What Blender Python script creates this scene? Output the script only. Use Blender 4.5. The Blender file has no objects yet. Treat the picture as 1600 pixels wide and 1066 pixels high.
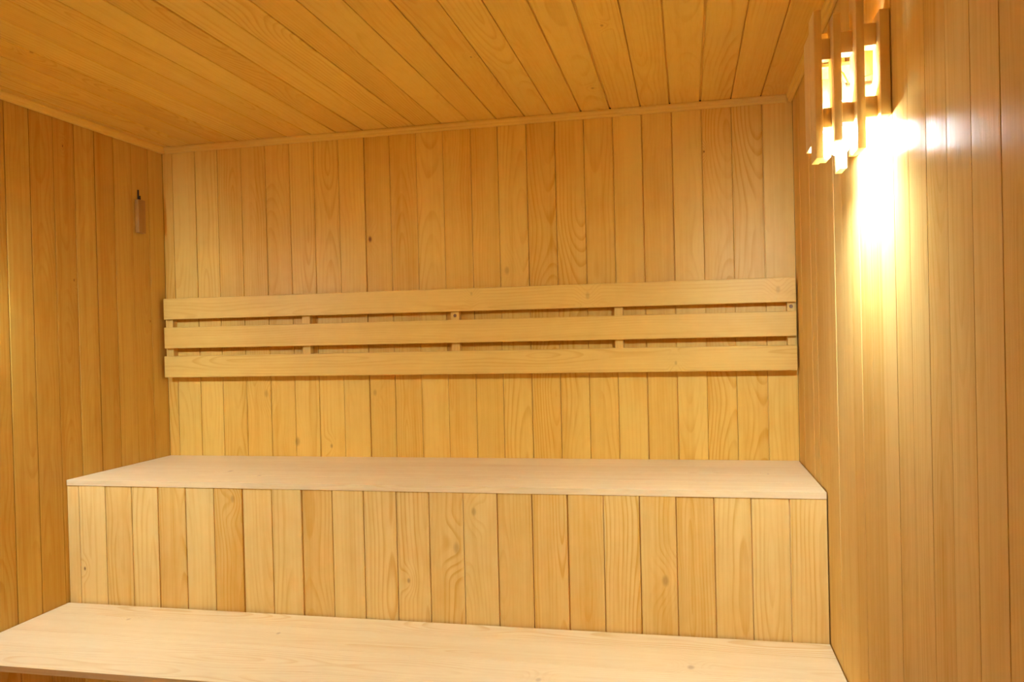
import bpy, bmesh, math, random
from mathutils import Vector, Matrix

random.seed(11)
SC = bpy.context.scene
COL = SC.collection

# ------------------------------------------------------------------ camera
YAW, PIT, ROL = 0.231437, -0.009700, -0.024766
F_PX, PX, PY = 1326.15, 762.09, 541.13
cyw, syw = math.cos(YAW), math.sin(YAW)
cp, sp = math.cos(PIT), math.sin(PIT)
fwd = Vector((-syw * cp, cyw * cp, sp))
r0 = Vector((cyw, syw, 0))
u0 = r0.cross(fwd)
rt = math.cos(ROL) * r0 + math.sin(ROL) * u0
up = -math.sin(ROL) * r0 + math.cos(ROL) * u0
cam_d = bpy.data.cameras.new('camera')
cam = bpy.data.objects.new('camera', cam_d)
COL.objects.link(cam)
m = Matrix.Identity(4)
for i in range(3):
    m[i][0], m[i][1], m[i][2] = rt[i], up[i], -fwd[i]
m[0][3], m[1][3], m[2][3] = 1.9900, -2.95824, 1.28154
cam.matrix_world = m
cam_d.sensor_width = 36.0
cam_d.lens = F_PX / 1600 * 36.0
cam_d.shift_x = (800 - PX) / 1600
cam_d.shift_y = (PY - 533) / 1600
cam_d.clip_start = 0.02
SC.camera = cam

# ------------------------------------------------------------------ world, exposure
wd = bpy.data.worlds.new('world')
SC.world = wd
wd.use_nodes = True
wd.node_tree.nodes['Background'].inputs[0].default_value = (0, 0, 0, 1)
wd.node_tree.nodes['Background'].inputs[1].default_value = 0.0
SC.view_settings.view_transform = 'Standard'
SC.view_settings.look = 'None'
SC.view_settings.gamma = 1.0
SC.view_settings.exposure = 1.80
SC.view_settings.use_curve_mapping = False
SC.cycles.max_bounces = 14
SC.cycles.diffuse_bounces = 10
SC.cycles.glossy_bounces = 6
SC.cycles.caustics_reflective = False
SC.cycles.caustics_refractive = False

BULB_STRENGTH = 470.0
BULB_COLOR = (0.88, 1.0, 1.15, 1)

# ------------------------------------------------------------------ sizes
W, H = 2.3412, 2.0559
D_ROOM = 3.45
ZB, ZL = 0.8513, 0.45
D1, D2 = 0.577, 1.0885
GAP_BACK = [0.042, 0.1409, 0.2369, 0.3376, 0.4395, 0.5392, 0.6384, 0.7378, 0.8398, 0.9395, 1.0418, 1.1431, 1.2466,
            1.3463, 1.4501, 1.5519, 1.6534, 1.7534, 1.8521, 1.9522, 2.0507, 2.1473, 2.2455]
GAP_CEIL = [0.0430, 0.1418, 0.2405, 0.3389, 0.4404, 0.5387, 0.6387, 0.7383, 0.8409, 0.9418, 1.0436, 1.1439, 1.245,
            1.3459, 1.4484, 1.5469, 1.6473, 1.7483, 1.8499, 1.9477, 2.0482, 2.1471, 2.2424]
GAP_RISER = [0.0438, 0.1426, 0.2394, 0.3361, 0.4345, 0.5336, 0.6321, 0.7326, 0.8323, 0.9323, 1.0333, 1.1365, 1.238,
             1.3424, 1.4438, 1.5459, 1.6479, 1.7492, 1.8495, 1.9482, 2.0493, 2.1464, 2.2447]
GAP_LEFT = [0.0937, 0.1949, 0.2934, 0.3945, 0.4948, 0.591, 0.694, 0.794]
while GAP_LEFT[-1] < D_ROOM - 0.12:
    GAP_LEFT.append(GAP_LEFT[-1] + 0.1002)
GAP_RIGHT = []
g = 0.0414
while g < D_ROOM - 0.03:
    GAP_RIGHT.append(g)
    g += 0.1022


# ------------------------------------------------------------------ node helpers
class NT:
    def __init__(self, tree):
        self.t = tree

    def node(self, typ, **kw):
        n = self.t.nodes.new(typ)
        for k, v in kw.items():
            setattr(n, k, v)
        return n

    def put(self, sock, val):
        if hasattr(val, 'is_output'):
            self.t.links.new(val, sock)
        elif val is not None:
            sock.default_value = val

    def math(self, op, a, b=None, c=None, clamp=False):
        n = self.node('ShaderNodeMath', operation=op, use_clamp=clamp)
        self.put(n.inputs[0], a)
        if b is not None:
            self.put(n.inputs[1], b)
        if c is not None:
            self.put(n.inputs[2], c)
        return n.outputs[0]

    def xyz(self, x, y, z):
        n = self.node('ShaderNodeCombineXYZ')
        for i, v in enumerate((x, y, z)):
            self.put(n.inputs[i], v)
        return n.outputs[0]

    def sep(self, v):
        n = self.node('ShaderNodeSeparateXYZ')
        self.t.links.new(v, n.inputs[0])
        return n.outputs

    def noise(self, vec, scale=1.0, detail=2.0, rough=0.5):
        n = self.node('ShaderNodeTexNoise', noise_dimensions='3D')
        self.t.links.new(vec, n.inputs['Vector'])
        n.inputs['Scale'].default_value = scale
        n.inputs['Detail'].default_value = detail
        n.inputs['Roughness'].default_value = rough
        return n.outputs[0]

    def smooth(self, x, a, b, lo=0.0, hi=1.0):
        n = self.node('ShaderNodeMapRange', interpolation_type='SMOOTHSTEP')
        self.put(n.inputs[0], x)
        for i, v in enumerate((a, b, lo, hi)):
            n.inputs[i + 1].default_value = v
        return n.outputs[0]

    def lin(self, x, a, b, lo=0.0, hi=1.0):
        n = self.node('ShaderNodeMapRange')
        self.put(n.inputs[0], x)
        for i, v in enumerate((a, b, lo, hi)):
            n.inputs[i + 1].default_value = v
        return n.outputs[0]

    def mix(self, fac, a, b, blend='MIX'):
        n = self.node('ShaderNodeMix', data_type='RGBA', blend_type=blend)
        self.put(n.inputs[0], fac)
        self.put(n.inputs[6], a)
        self.put(n.inputs[7], b)
        return n.outputs[2]


def wood(name, light, dark, ring=0.5, tint=0.25, rough=0.45, spec=0.35, knots=(), bump=0.25, streak=0.5, varnish=None):
    """Plain-sawn softwood planks. uv 'grain' = metres across / along the board, 'seed' = two randoms per board,
    'place' = metres on the whole surface (for single knots)."""
    mat = bpy.data.materials.new(name)
    mat.use_nodes = True
    T = NT(mat.node_tree)
    bsdf = mat.node_tree.nodes['Principled BSDF']

    def uv(n):
        return T.sep(T.node('ShaderNodeUVMap', uv_map=n).outputs[0])
    gr, sd, pl = uv('grain'), uv('seed'), uv('place')
    u, v = gr[0], gr[1]
    s1, s2 = sd[0], sd[1]
    seed = T.math('MULTIPLY', s1, 83.0)
    s3 = T.math('FRACT', T.math('MULTIPLY', T.math('ADD', s1, s2), 7.31))
    s4 = T.math('FRACT', T.math('MULTIPLY', T.math('ADD', s1, T.math('MULTIPLY', s2, 3.0)), 5.17))
    # distance of the cut face from the pith of the tree wanders along the board -> cathedral figure
    wander = T.noise(T.xyz(T.math('MULTIPLY', v, 1.7), seed, 3.3), 1.0, 1.0)
    wob = T.noise(T.xyz(T.math('MULTIPLY', u, 9.0), T.math('MULTIPLY', v, 2.6), seed), 1.0, 2.0)
    d = T.math('MULTIPLY_ADD', T.math('SUBTRACT', wander, 0.5), 0.16, T.math('MULTIPLY_ADD', s2, 0.05, 0.005))
    uu = T.math('SUBTRACT', u, T.math('MULTIPLY', T.math('SUBTRACT', s3, 0.5), 0.13))
    r = T.math('SQRT', T.math('ADD', T.math('MULTIPLY', uu, uu), T.math('MULTIPLY', d, d)))
    r = T.math('ADD', r, T.math('MULTIPLY', T.math('SUBTRACT', wob, 0.5), 0.022))
    spots = None
    for (ku, kv, ks, kd) in knots:
        du = T.math('SUBTRACT', pl[0], ku)
        dv = T.math('MULTIPLY', T.math('SUBTRACT', pl[1], kv), 0.6)
        dd = T.math('SQRT', T.math('ADD', T.math('MULTIPLY', du, du), T.math('MULTIPLY', dv, dv)))
        r = T.math('ADD', r, T.smooth(dd, 0.0, ks * 4.0 + 0.012, 0.028, 0.0))
        dot = T.smooth(dd, ks * 0.25, ks, kd, 0.0)
        spots = dot if spots is None else T.math('MAXIMUM', spots, dot)
    dens = T.math('MULTIPLY_ADD', s4, 55.0, 65.0)
    ph = T.math('FRACT', T.math('MULTIPLY', r, dens))
    late = T.math('MULTIPLY', T.smooth(ph, 0.45, 0.88), T.smooth(ph, 0.90, 1.0, 1.0, 0.0))
    pres = T.noise(T.xyz(T.math('MULTIPLY', u, 14.0), T.math('MULTIPLY', v, 1.3), T.math('ADD', seed, 9.0)), 1.0, 2.0)
    late = T.math('MULTIPLY', late, T.smooth(pres, 0.36, 0.62, 0.12, 1.0))
    late = T.math('MULTIPLY', late, T.math('MULTIPLY_ADD', s3, 0.75, 0.25))
    strk = T.noise(T.xyz(T.math('MULTIPLY', u, 46.0), T.math('MULTIPLY', v, 0.8), seed), 1.0, 3.0, 0.6)
    blot = T.noise(T.xyz(T.math('MULTIPLY', u, 12.0), T.math('MULTIPLY', v, 3.5), T.math('ADD', seed, 4.0)), 1.0, 2.0)
    fib = T.noise(T.xyz(T.math('MULTIPLY', u, 650.0), T.math('MULTIPLY', v, 14.0), seed), 1.0, 2.0)
    fac = T.math('MULTIPLY', late, ring)
    fac = T.math('ADD', fac, T.math('MULTIPLY', T.smooth(strk, 0.42, 0.75), 0.42 * streak))
    fac = T.math('ADD', fac, T.math('MULTIPLY', T.smooth(blot, 0.5, 0.85), 0.35 * streak))
    fac = T.math('ADD', fac, T.math('MULTIPLY', T.math('SUBTRACT', fib, 0.5), 0.34))
    mid = T.noise(T.xyz(T.math('MULTIPLY', u, 150.0), T.math('MULTIPLY', v, 3.2), T.math('ADD', seed, 17.0)), 1.0, 2.0)
    mot = T.noise(T.xyz(T.math('MULTIPLY', u, 40.0), T.math('MULTIPLY', v, 22.0), T.math('ADD', seed, 23.0)), 1.0, 3.0)
    fac = T.math('ADD', fac, T.math('MULTIPLY', T.math('SUBTRACT', mid, 0.5), 0.42 * streak + 0.1))
    fac = T.math('ADD', fac, T.math('MULTIPLY', T.math('SUBTRACT', mot, 0.5), 0.30))
    fac = T.math('SUBTRACT', fac, 0.02)
    fac = T.math('ADD', fac, T.math('MULTIPLY', T.smooth(s4, 0.1, 1.0), tint), clamp=True)
    colr = T.mix(fac, (*light, 1), (*dark, 1))
    if spots is not None:
        colr = T.mix(spots, colr, (0.20, 0.065, 0.006, 1))
    T.t.links.new(colr, bsdf.inputs['Base Color'])
    rg = T.math('MULTIPLY_ADD', T.math('SUBTRACT', fib, 0.5), 0.25, T.math('MULTIPLY_ADD', late, 0.05, rough), clamp=True)
    T.t.links.new(rg, bsdf.inputs['Roughness'])
    bsdf.inputs['Specular IOR Level'].default_value = spec
    bn = T.node('ShaderNodeBump')
    bn.inputs['Strength'].default_value = bump
    bn.inputs['Distance'].default_value = 0.0006
    hsum = T.math('ADD', T.math('MULTIPLY', T.noise(T.xyz(T.math('MULTIPLY', u, 260.0), T.math('MULTIPLY', v, 5.0), seed), 1.0, 2.0), 1.0),
                  T.math('MULTIPLY', late, 0.3))
    T.t.links.new(hsum, bn.inputs['Height'])
    T.t.links.new(bn.outputs[0], bsdf.inputs['Normal'])
    if varnish:
        gl = T.node('ShaderNodeBsdfGlossy')
        gl.inputs['Roughness'].default_value = varnish[1]
        T.t.links.new(bn.outputs[0], gl.inputs['Normal'])
        mx = T.node('ShaderNodeMixShader')
        mx.inputs[0].default_value = varnish[0]
        T.t.links.new(bsdf.outputs[0], mx.inputs[1])
        T.t.links.new(gl.outputs[0], mx.inputs[2])
        T.t.links.new(mx.outputs[0], mat.node_tree.nodes['Material Output'].inputs['Surface'])
    return mat


def plain(name, col, rough=0.5, metal=0.0, emit=None, strength=0.0):
    mat = bpy.data.materials.new(name)
    mat.use_nodes = True
    T = NT(mat.node_tree)
    b = mat.node_tree.nodes['Principled BSDF']
    tc = T.node('ShaderNodeTexCoord')
    nz = T.noise(tc.outputs['Object'], 180.0, 2.0)
    c = T.mix(T.lin(nz, 0.3, 0.7, 0.0, 0.25), (*col, 1), (col[0] * 0.7, col[1] * 0.7, col[2] * 0.7, 1))
    T.t.links.new(c, b.inputs['Base Color'])
    b.inputs['Roughness'].default_value = rough
    b.inputs['Metallic'].default_value = metal
    if emit:
        b.inputs['Emission Color'].default_value = emit
        b.inputs['Emission Strength'].default_value = strength
    return mat


LIGHT, DARK = (0.825, 0.595, 0.145), (0.67, 0.375, 0.045)
M = {}
# knots: (across, along, radius, darkness) in the surface's own metres
M['back'] = wood('back_wall_pine', LIGHT, DARK, 0.70, 0.32, 0.42, 0.3, streak=0.75, knots=(
    (0.856, 1.657, 0.0095, 0.95), (0.544, 0.907, 0.014, 0.4), (0.682, 0.891, 0.007, 0.5), (2.0575, 1.891, 0.0035, 0.9),
    (1.37, 1.52, 0.012, 0.3), (0.42, 1.09, 0.012, 0.3), (0.86, 1.09, 0.010, 0.3)))
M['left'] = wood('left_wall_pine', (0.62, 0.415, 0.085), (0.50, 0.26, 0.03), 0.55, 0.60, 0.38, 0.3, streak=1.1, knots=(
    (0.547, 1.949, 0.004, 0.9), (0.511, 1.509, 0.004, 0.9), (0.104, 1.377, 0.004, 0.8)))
M['right'] = wood('right_wall_pine', (0.77, 0.575, 0.21), (0.62, 0.38, 0.085), 0.36, 0.38, 0.4, 0.0, knots=((1.60, 0.67, 0.006, 0.35),), bump=0.35, streak=0.8, varnish=(0.022, 0.22))
M['ceiling'] = wood('ceiling_pine', LIGHT, DARK, 0.6, 0.35, 0.40, 0.35, knots=(
    (1.4258, 0.679, 0.004, 0.8), (1.7175, 0.282, 0.006, 0.6), (1.798, 0.814, 0.006, 0.5), (0.338, 1.06, 0.007, 0.45)))
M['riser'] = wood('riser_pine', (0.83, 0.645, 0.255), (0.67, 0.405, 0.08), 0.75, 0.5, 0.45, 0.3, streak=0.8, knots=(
    (1.916, 0.599, 0.013, 0.4), (1.170, 0.568, 0.0065, 0.5), (0.060, 0.5616, 0.0055, 0.85), (1.3745, 0.778, 0.010, 0.35),
    (0.60, 0.80, 0.010, 0.35), (1.32, 0.67, 0.014, 0.3)))
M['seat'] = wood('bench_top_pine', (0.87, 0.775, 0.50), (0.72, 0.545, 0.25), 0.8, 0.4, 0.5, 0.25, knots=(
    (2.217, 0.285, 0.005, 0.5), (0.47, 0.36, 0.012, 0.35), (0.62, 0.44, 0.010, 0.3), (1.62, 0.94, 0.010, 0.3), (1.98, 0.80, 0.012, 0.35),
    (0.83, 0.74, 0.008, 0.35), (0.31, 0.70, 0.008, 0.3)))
M['slat'] = wood('backrest_pine', (0.81, 0.59, 0.16), (0.65, 0.37, 0.055), 0.7, 0.15, 0.42, 0.3, knots=(
    (1.25, 1.44, 0.006, 0.25), (1.66, 1.42, 0.010, 0.25), (2.28, 1.42, 0.010, 0.25), (1.95, 1.185, 0.006, 0.3)), bump=0.2)
M['trim'] = wood('trim_pine', LIGHT, DARK, 0.3, 0.15, 0.42, 0.35)
M['lampwood'] = wood('lamp_pine', (0.86, 0.71, 0.40), (0.72, 0.50, 0.22), 0.3, 0.2, 0.5, 0.3)
M['peg'] = wood('peg_wood', (0.40, 0.22, 0.05), (0.28, 0.14, 0.03), 0.5, 0.3, 0.5, 0.3)
M['screw'] = plain('screw_metal', (0.30, 0.16, 0.07), 0.5, 0.3)
M['iron'] = plain('dark_iron', (0.05, 0.03, 0.02), 0.6, 0.4)
M['bulb'] = plain('glowing_bulb_glass', (0.9, 0.9, 0.85), 0.4, 0.0, BULB_COLOR, BULB_STRENGTH)
M['porcelain'] = plain('socket_porcelain', (0.75, 0.72, 0.62), 0.3)
M['wire'] = plain('wire_sheath', (0.45, 0.30, 0.10), 0.4)
M['floor'] = wood('floor_duckboard', (0.70, 0.50, 0.27), (0.5, 0.3, 0.13), 0.5, 0.3, 0.5, 0.3)


# ------------------------------------------------------------------ mesh helpers
def obj(name, bm, mat, parent=None, loc=(0, 0, 0), angle=None):
    me = bpy.data.meshes.new(name)
    bmesh.ops.recalc_face_normals(bm, faces=bm.faces[:])
    bm.to_mesh(me)
    bm.free()
    me.materials.append(mat)
    if angle is not None:
        for p in me.polygons:
            p.use_smooth = True
        me.set_sharp_from_angle(angle=math.radians(angle))
    o = bpy.data.objects.new(name, me)
    COL.objects.link(o)
    o.parent = parent
    o.location = loc
    return o


def struct(o):
    o['kind'] = 'structure'
    return o


def thing(name, label, cat, loc, group=None):
    o = bpy.data.objects.new(name, None)
    COL.objects.link(o)
    o.empty_display_size = 0.05
    o.location = loc
    o['label'] = label
    o['category'] = cat
    if group:
        o['group'] = group
    return o


def layers(bm):
    L = []
    for n in ('grain', 'seed', 'place'):
        L.append(bm.loops.layers.uv.get(n) or bm.loops.layers.uv.new(n))
    return L


def boards(O, U, V, N, cuts, v0, v1, t=0.014, slot=(0.0008, 0.002), c=0.0011, arc=0.0004, depth_var=0.0003, deep=0.008, base=(0, 0, 0)):
    """tongue-and-groove boards side by side along U, running along V, front faces at N = 0; one mesh"""
    O, U, V, N = (Vector(x) for x in (O, U, V, N))
    O = O - Vector(base)
    bm = bmesh.new()
    lg, ls, lp = layers(bm)
    n = len(cuts) - 1
    sl = [0] + [random.uniform(*slot) if random.random() < 0.75 else random.uniform(slot[1], slot[1] * 1.7) for _ in range(n - 1)] + [0]
    for i in range(n):
        a, b = cuts[i], cuts[i + 1]
        ga, gb = sl[i] / 2, sl[i + 1] / 2
        dn = random.uniform(-depth_var, 0)
        ca = c if i else 0.0001
        cb = c if i < n - 1 else 0.0001
        prof = [(a, -t), (a, -deep), (a + ga + 1e-5, -deep), (a + ga + 1e-5, dn - ca)]
        fa, fb = a + ga + ca, b - gb - cb
        K = 5
        for k in range(K + 1):
            q = k / K
            prof.append((fa + (fb - fa) * q, dn - arc * (2 * q - 1) ** 2))
        prof += [(b - gb - 1e-5, dn - cb), (b - gb - 1e-5, -deep), (b, -deep), (b, -t)]
        seed = (random.random(), random.random())
        off = random.uniform(0, 30)
        mid = (a + b) / 2
        rows = []
        for v in (v0, v1):
            rows.append([bm.verts.new(O + U * pu + V * v + N * pn) for pu, pn in prof])
        m_ = len(prof)

        def setf(f, us, vs):
            for lo, pu, pv in zip(f.loops, us, vs):
                lo[lg].uv = (pu - mid, pv + off)
                lo[ls].uv = seed
                lo[lp].uv = (pu, pv)
        for k in range(m_):
            k2 = (k + 1) % m_
            f = bm.faces.new((rows[0][k], rows[0][k2], rows[1][k2], rows[1][k]))
            setf(f, (prof[k][0], prof[k2][0], prof[k2][0], prof[k][0]), (v0, v0, v1, v1))
        for r_, v in ((rows[0], v0), (rows[1], v1)):
            f = bm.faces.new(r_)
            setf(f, [p_[0] for p_ in prof], [v] * m_)
    return bm


def box_bm(lo, hi, axis, bevel=0.001, shear=0.0, base=(0, 0, 0), bm=None, seg=2, place_axes=None):
    """bevelled plank; grain runs along axis; shear lowers z linearly along x"""
    own = bmesh.new()
    lo, hi = Vector(lo), Vector(hi)
    bmesh.ops.create_cube(own, size=1.0)
    ctr, size = (lo + hi) / 2, hi - lo
    for vtx in own.verts:
        vtx.co = Vector([vtx.co[i] * size[i] + ctr[i] for i in range(3)])
    if bevel > 0:
        bmesh.ops.bevel(own, geom=own.edges[:], offset=bevel, segments=seg, affect='EDGES', profile=0.5)
    lg, ls, lp = layers(own)
    seed = (random.random(), random.random())
    off = random.uniform(0, 30)
    oth = [i for i in range(3) if i != axis]
    pa = place_axes or (oth[0], axis)
    for f in own.faces:
        for l in f.loops:
            co = l.vert.co
            l[lg].uv = ((co[oth[0]] - ctr[oth[0]]) + (co[oth[1]] - ctr[oth[1]]), co[axis] + off)
            l[ls].uv = seed
            l[lp].uv = (co[pa[0]], co[pa[1]])
    for vtx in own.verts:
        vtx.co.z += shear * (vtx.co.x - ctr.x)
        vtx.co -= Vector(base)
    if bm is None:
        return own
    me = bpy.data.meshes.new('tmp')
    own.to_mesh(me)
    own.free()
    bm.from_mesh(me)
    bpy.data.meshes.remove(me)
    return bm


def lathe(profile, ctr, seg=24, flip=False):
    bm = bmesh.new()
    layers(bm)
    rows = []
    for r, z in profile:
        if r < 1e-6:
            rows.append([bm.verts.new((ctr[0], ctr[1], ctr[2] + z))])
        else:
            rows.append([bm.verts.new((ctr[0] + r * math.cos(2 * math.pi * k / seg), ctr[1] + r * math.sin(2 * math.pi * k / seg), ctr[2] + z)) for k in range(seg)])
    for a, b in zip(rows, rows[1:]):
        for k in range(seg):
            k2 = (k + 1) % seg
            vs = []
            for x in (a[k % len(a)], a[k2 % len(a)], b[k2 % len(b)], b[k % len(b)]):
                if x not in vs:
                    vs.append(x)
            if len(vs) > 2:
                bm.faces.new(vs)
    return bm


def tube(pts, r, seg=8):
    bm = bmesh.new()
    layers(bm)
    rings = []
    pts = [Vector(p) for p in pts]
    for i, p in enumerate(pts):
        d = (pts[min(i + 1, len(pts) - 1)] - pts[max(i - 1, 0)]).normalized()
        a = d.cross(Vector((0.3, 0.9, 0.1))).normalized()
        b = d.cross(a)
        rings.append([bm.verts.new(p + (a * math.cos(t) + b * math.sin(t)) * r) for t in [2 * math.pi * k / seg for k in range(seg)]])
    for a, b in zip(rings, rings[1:]):
        for k in range(seg):
            bm.faces.new((a[k], a[(k + 1) % seg], b[(k + 1) % seg], b[k]))
    bm.faces.new(rings[0][::-1])
    bm.faces.new(rings[-1])
    return bm


# ------------------------------------------------------------------ room shell
struct(obj('wall_back', boards((0, 0, 0), (1, 0, 0), (0, 0, 1), (0, -1, 0), [0] + GAP_BACK + [W], 0, H, slot=(0.0012, 0.0024)), M['back'], angle=25))
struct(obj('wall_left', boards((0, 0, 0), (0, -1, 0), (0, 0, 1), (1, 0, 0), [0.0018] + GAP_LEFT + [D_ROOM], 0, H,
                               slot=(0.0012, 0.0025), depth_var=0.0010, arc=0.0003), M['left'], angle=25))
struct(obj('wall_right', boards((W, 0, 0), (0, -1, 0), (0, 0, 1), (-1, 0, 0), [0.0018] + GAP_RIGHT + [D_ROOM], 0, H, c=0.0005,
                                slot=(0.0008, 0.0018), depth_var=0.0008, arc=0.00025), M['right'], angle=25))
struct(obj('ceiling', boards((0, 0, H), (1, 0, 0), (0, -1, 0), (0, 0, -1), [0] + GAP_CEIL + [W], 0, D_ROOM,
                             slot=(0.0024, 0.0040), c=0.0015, depth_var=0.0012), M['ceiling'], angle=25))
fc = [i * W / 23 for i in range(24)]
struct(obj('wall_front', boards((0, -D_ROOM, 0), (1, 0, 0), (0, 0, 1), (0, 1, 0), fc, 0, H), M['back'], angle=25))
struct(obj('floor', boards((0, 0, 0), (1, 0, 0), (0, -1, 0), (0, 0, 1), fc, 0, D_ROOM, slot=(0.004, 0.006)), M['floor'], angle=25))


def crown(p0, p1, along, inward, h=0.0225, d=0.018):
    """small cornice moulding with a rounded lower edge, from p0 over length along"""
    bm = bmesh.new()
    lg, ls, lp = layers(bm)
    A, I = Vector(along), Vector(inward)
    L = (Vector(p1) - Vector(p0)).length
    prof = [(0, 0), (d, 0), (d, -0.006), (d - 0.0015, -0.0085), (d - 0.004, -0.010), (d - 0.005, -0.012)]
    for k in range(5):
        t = k / 4 * math.pi / 2
        prof.append((0.004 + (d - 0.010) * math.cos(t), -0.013 - (h - 0.013) * math.sin(t)))
    prof.append((0, -h))
    rows = [[bm.verts.new(Vector(p0) + A * s + I * a + Vector((0, 0, b))) for a, b in prof] for s in (0, L)]
    n = len(prof)
    cum = [0]
    for k in range(n):
        q = prof[(k + 1) % n]
        cum.append(cum[-1] + math.hypot(q[0] - prof[k][0], q[1] - prof[k][1]))
    for k in range(n):
        f = bm.faces.new((rows[0][k], rows[0][(k + 1) % n], rows[1][(k + 1) % n], rows[1][k]))
        for l, uvv in zip(f.loops, ((cum[k], 0), (cum[k + 1], 0), (cum[k + 1], L), (cum[k], L))):
            l[lg].uv = uvv
            l[ls].uv = (0.37, 0.61)
            l[lp].uv = (9, 9)
    bm.faces.new(rows[0])
    bm.faces.new(rows[1])
    return bm


zc = H - 0.0003
struct(obj('trim_1', crown((0.0185, -0.0003, zc), (W - 0.0185, -0.0003, zc), (1, 0, 0), (0, -1, 0)), M['trim'], angle=35))
struct(obj('trim_2', crown((0.0003, 0, zc), (0.0003, -D_ROOM, zc), (0, -1, 0), (1, 0, 0)), M['trim'], angle=35))
struct(obj('trim_3', crown((W - 0.0016, 0, zc), (W - 0.0016, -D_ROOM, zc), (0, -1, 0), (-1, 0, 0)), M['trim'], angle=35))


# ------------------------------------------------------------------ benches
def bench(name, label, y0, y1, z, t, seams, front_y, cuts, gaps_slot, z_front0, depth_var):
    root = thing(name, label, 'bench', ((0 + W) / 2, (y0 + y1) / 2, 0), 'stepped sauna benches')
    b = root.location
    s0, s1 = 0.0012, W - 0.0028
    bm = bmesh.new()
    layers(bm)
    ys = [y0] + seams + [y1]
    for a, c_ in zip(ys, ys[1:]):
        bevel = 0.0006
        lo = (s0, c_ + 0.0003, z - t)
        hi = (s1, a - 0.0003, z - random.uniform(0, 0.0003))
        box_bm(lo, hi, 0, bevel, base=b, bm=bm, place_axes=(0, 1))
    lp = bm.loops.layers.uv['place']
    for f in bm.faces:
        for l in f.loops:
            uv = l[lp].uv
            l[lp].uv = (uv[0], -uv[1])
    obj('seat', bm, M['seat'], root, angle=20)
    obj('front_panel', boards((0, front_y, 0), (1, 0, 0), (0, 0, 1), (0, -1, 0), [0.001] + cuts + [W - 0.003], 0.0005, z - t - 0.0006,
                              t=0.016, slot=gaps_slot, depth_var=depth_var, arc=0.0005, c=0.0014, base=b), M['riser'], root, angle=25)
    return root


bench('upper_bench', 'upper pale wooden bench against the back wall, below the slatted backrest', -0.0005, -D1, ZB, 0.0185,
      [-0.150, -0.297, -0.440], -D1 + 0.0012, GAP_RISER, (0.0018, 0.0036), 0, 0.0022)
bench('lower_bench', 'lower pale wooden bench nearest the camera, at the foot of the upper bench front', -D1 - 0.0045, -D2, ZL, 0.0165,
      [-0.681, -0.836, -0.990], -D2 + 0.024, [x + 0.01 for x in GAP_RISER], (0.0012, 0.0025), 0, 0.001)

# ------------------------------------------------------------------ backrest
BR = Vector((W / 2, -0.0265, 1.157))
br = thing('backrest', 'long backrest of three horizontal wooden slats fixed across the back wall above the upper bench', 'backrest', BR)
for zt, zb, xa, xb, sh in ((1.4592, 1.3788, 0.0208, 2.3352, -0.0038), (1.3486, 1.2673, 0.0204, 2.3345, -0.0034),
                           (1.2379, 1.1555, 0.0180, 2.3355, -0.0033)):
    obj('slat', box_bm((xa, -0.050, zb), (xb, -0.0302, zt), 0, 0.0018, shear=sh, base=BR, place_axes=(0, 2)), M['slat'], br, angle=20)
for k, (xa, xb) in enumerate(((0.0158, 0.0466), (0.5902, 0.6210), (1.1676, 1.1972), (1.7480, 1.7768), (2.3085, 2.3335))):
    zo = -0.0036 * (0.5 * (xa + xb) - W / 2)
    bt = obj('batten', box_bm((xa, -0.0300, 1.1620 + zo), (xb, -0.0004, 1.4500 + zo), 2, 0.0010, base=BR), M['slat'], br, angle=20)
    if k in (2, 4):
        xc = (xa + xb) / 2
        zs = 1.3645 + zo
        bm = lathe([(0, 0), (0.0052, 0), (0.0060, -0.0006), (0.0052, -0.0016), (0.0015, -0.0017), (0, -0.0010)], (0, 0, 0), 16)
        bmesh.ops.rotate(bm, verts=bm.verts[:], cent=(0, 0, 0), matrix=Matrix.Rotation(math.radians(-90), 3, 'X'))
        for vtx in bm.verts:
            vtx.co += Vector((xc, -0.0299, zs)) - BR
        obj('screw', bm, M['screw'], bt, angle=40)


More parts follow.
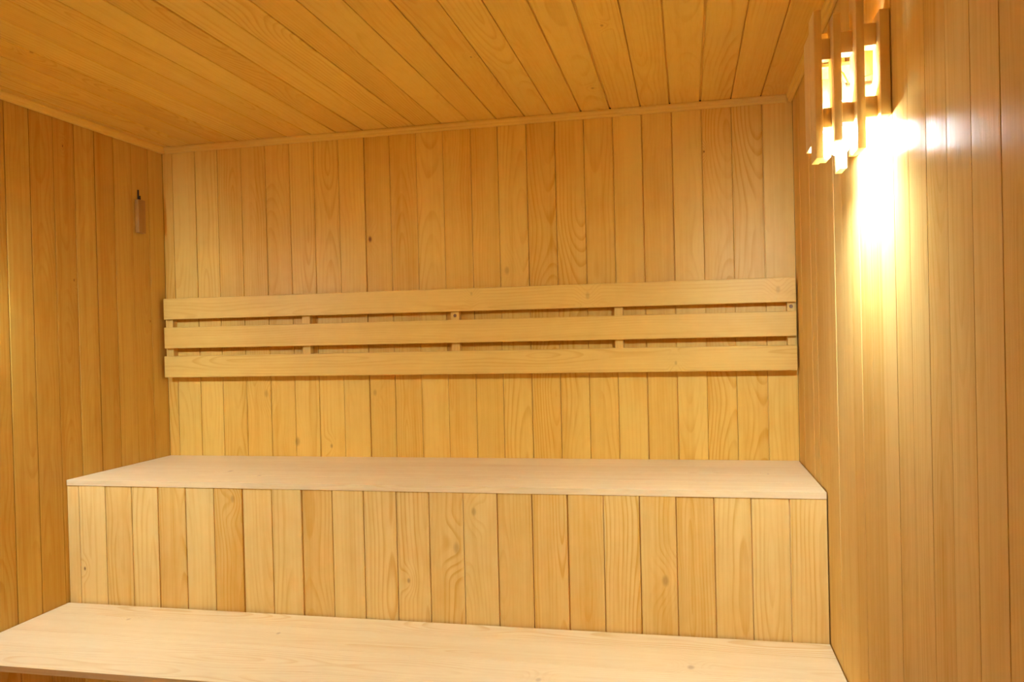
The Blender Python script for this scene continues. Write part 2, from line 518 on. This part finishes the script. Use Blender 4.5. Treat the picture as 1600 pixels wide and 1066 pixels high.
# ------------------------------------------------------------------ wall lamps
def wall_lamp(label):
    """built for the right wall, origin on the wall at the lamp's middle"""
    B = Vector((W, -1.215, 1.735))
    root = thing('wall_lamp', label, 'lamp', B, 'wooden slat wall lamps')
    yc = B.y
    # layers from the wall outwards: x range, near slat (y0,y1,z0,z1), far slat
    near = [((2.3240, 2.3400), (-1.370, -1.312, 1.6503, 1.8325)),
            ((2.2905, 2.3040), (-1.345, -1.283, 1.6000, 1.8850)),
            ((2.2575, 2.2710), (-1.315, -1.255, 1.6240, 1.8520)),
            ((2.2290, 2.2425), (-1.285, -1.222, 1.5990, 1.8715))]
    far = [((2.3240, 2.3400), (-1.118, -1.060, 1.6400, 1.8600)),
           ((2.2920, 2.3055), (-1.150, -1.088, 1.6015, 1.8400)),
           ((2.2580, 2.2715), (-1.178, -1.118, 1.6200, 1.8620)),
           ((2.2290, 2.2425), (-1.2215, -1.150, 1.6350, 1.8500))]
    for (x0, x1), (ya, yb, za, zb) in near + far:
        obj('shade_slat', box_bm((x0, ya, za), (x1, yb, zb), 2, 0.0010, base=B), M['lampwood'], root, angle=40)
    for rng, sgn in ((near, 1), (far, -1)):
        for k in range(3):
            (xa0, xa1), (ya, yb, _, _) = rng[k]
            (xb0, xb1), (yc0, yc1, _, _) = rng[k + 1]
            lo, hi = max(ya, yc0) , min(yb, yc1)
            if sgn > 0:
                lo = yc0 + 0.003
                hi = yb
            else:
                hi = yc1 - 0.003
                lo = ya
            for z0, z1 in (((1.7805, 1.8188), (1.6550, 1.6912)) if sgn > 0 else ((1.6550, 1.8188),)):
                obj('shade_spacer', box_bm((xb1 + 0.0001, lo, z0), (xa0 - 0.0001, hi, z1), 2, 0.0006, base=B), M['lampwood'], root, angle=40)
    bx, by, bz = 2.2795, -1.212, 1.684
    obj('uplight_baffle', box_bm((2.2440, -1.2620, 1.7720), (2.3080, -1.1420, 1.7790), 1, 0.0008, base=B), M['lampwood'], root, angle=40)  # added board above the bulb, blocks light going up to the ceiling
    pr = [(0, -0.0680), (0.008, -0.0670), (0.0155, -0.0620), (0.0205, -0.0540), (0.0230, -0.0440), (0.0225, -0.0330), (0.0195, -0.0200),
          (0.0160, -0.0060), (0.0135, 0.0060), (0.0120, 0.0150), (0.0120, 0.0320), (0.0, 0.0322)]
    bl = lathe(pr, (bx, by, bz), 24)
    for vtx in bl.verts:
        vtx.co -= B
    obj('bulb', bl, M['bulb'], root, angle=60)
    cup = lathe([(0.0265, -0.019), (0.0272, -0.0195), (0.0278, -0.019), (0.0272, -0.005), (0.0225, 0.016), (0.0160, 0.0315), (0.0150, 0.0315),
                 (0.0215, 0.0155), (0.0262, -0.005), (0.0265, -0.019)], (bx, by, bz), 28)
    bmesh.ops.remove_doubles(cup, verts=cup.verts[:], dist=1e-6)
    for vtx in cup.verts:
        vtx.co -= B
    obj('bulb_shield_cup', cup, M['porcelain'], root, angle=40)  # added cup, shields the bulb top so less light leaks up through the shade
    s = lathe([(0, 0.0324), (0.0150, 0.0324), (0.0170, 0.036), (0.0175, 0.060), (0.013, 0.072), (0.007, 0.078), (0, 0.078)], (bx, by, bz), 20)
    for vtx in s.verts:
        vtx.co -= B
    so = obj('socket', s, M['porcelain'], root, angle=40)
    so['label'] = 'white porcelain lamp socket'
    br_ = box_bm((bx, by - 0.006, bz + 0.062), (2.3408, by + 0.006, bz + 0.068), 0, 0.0008, base=B)
    obj('socket_bracket', br_, M['iron'], root, angle=40)
    w = tube([(bx - 0.002, by - 0.010, bz + 0.076), (bx - 0.004, by - 0.030, bz + 0.088), (bx + 0.004, by - 0.045, bz + 0.075),
              (bx + 0.012, by - 0.048, bz + 0.055), (bx + 0.020, by - 0.040, bz + 0.060), (2.3385, by - 0.036, bz + 0.072)], 0.0016)
    for vtx in w.verts:
        vtx.co -= B
    obj('wire', w, M['wire'], root, angle=60)
    return root


lamp = wall_lamp('lit lamp in a shade of upright wooden slats, high on the right wall')
lamp2 = lamp.copy()
COL.objects.link(lamp2)
lamp2.location = (0.0, -1.215, 1.735)
lamp2.scale = (-1, 1, 1)
lamp2['label'] = 'lit lamp in a wooden slat shade on the left wall, facing the other lamp'
for ch in list(lamp.children):
    c = ch.copy()
    COL.objects.link(c)
    c.parent = lamp2

# ------------------------------------------------------------------ small peg on the left wall
PB = Vector((0.0, -0.158, 1.705))
pg = thing('wall_peg', 'small upright wooden block hung from a dark hook high on the left wall', 'peg', PB)
obj('block', box_bm((0.0006, -0.181, 1.7055), (0.0172, -0.1395, 1.829), 2, 0.0012, base=PB), M['peg'], pg, angle=40)
bm = box_bm((0.0004, -0.1625, 1.8285), (0.0030, -0.1545, 1.868), 2, 0.0006, base=PB)
box_bm((0.0030, -0.1605, 1.829), (0.0105, -0.1565, 1.845), 2, 0.0006, base=PB, bm=bm)
hk = obj('hook', bm, M['iron'], pg, angle=40)
hk['label'] = 'dark metal hook'
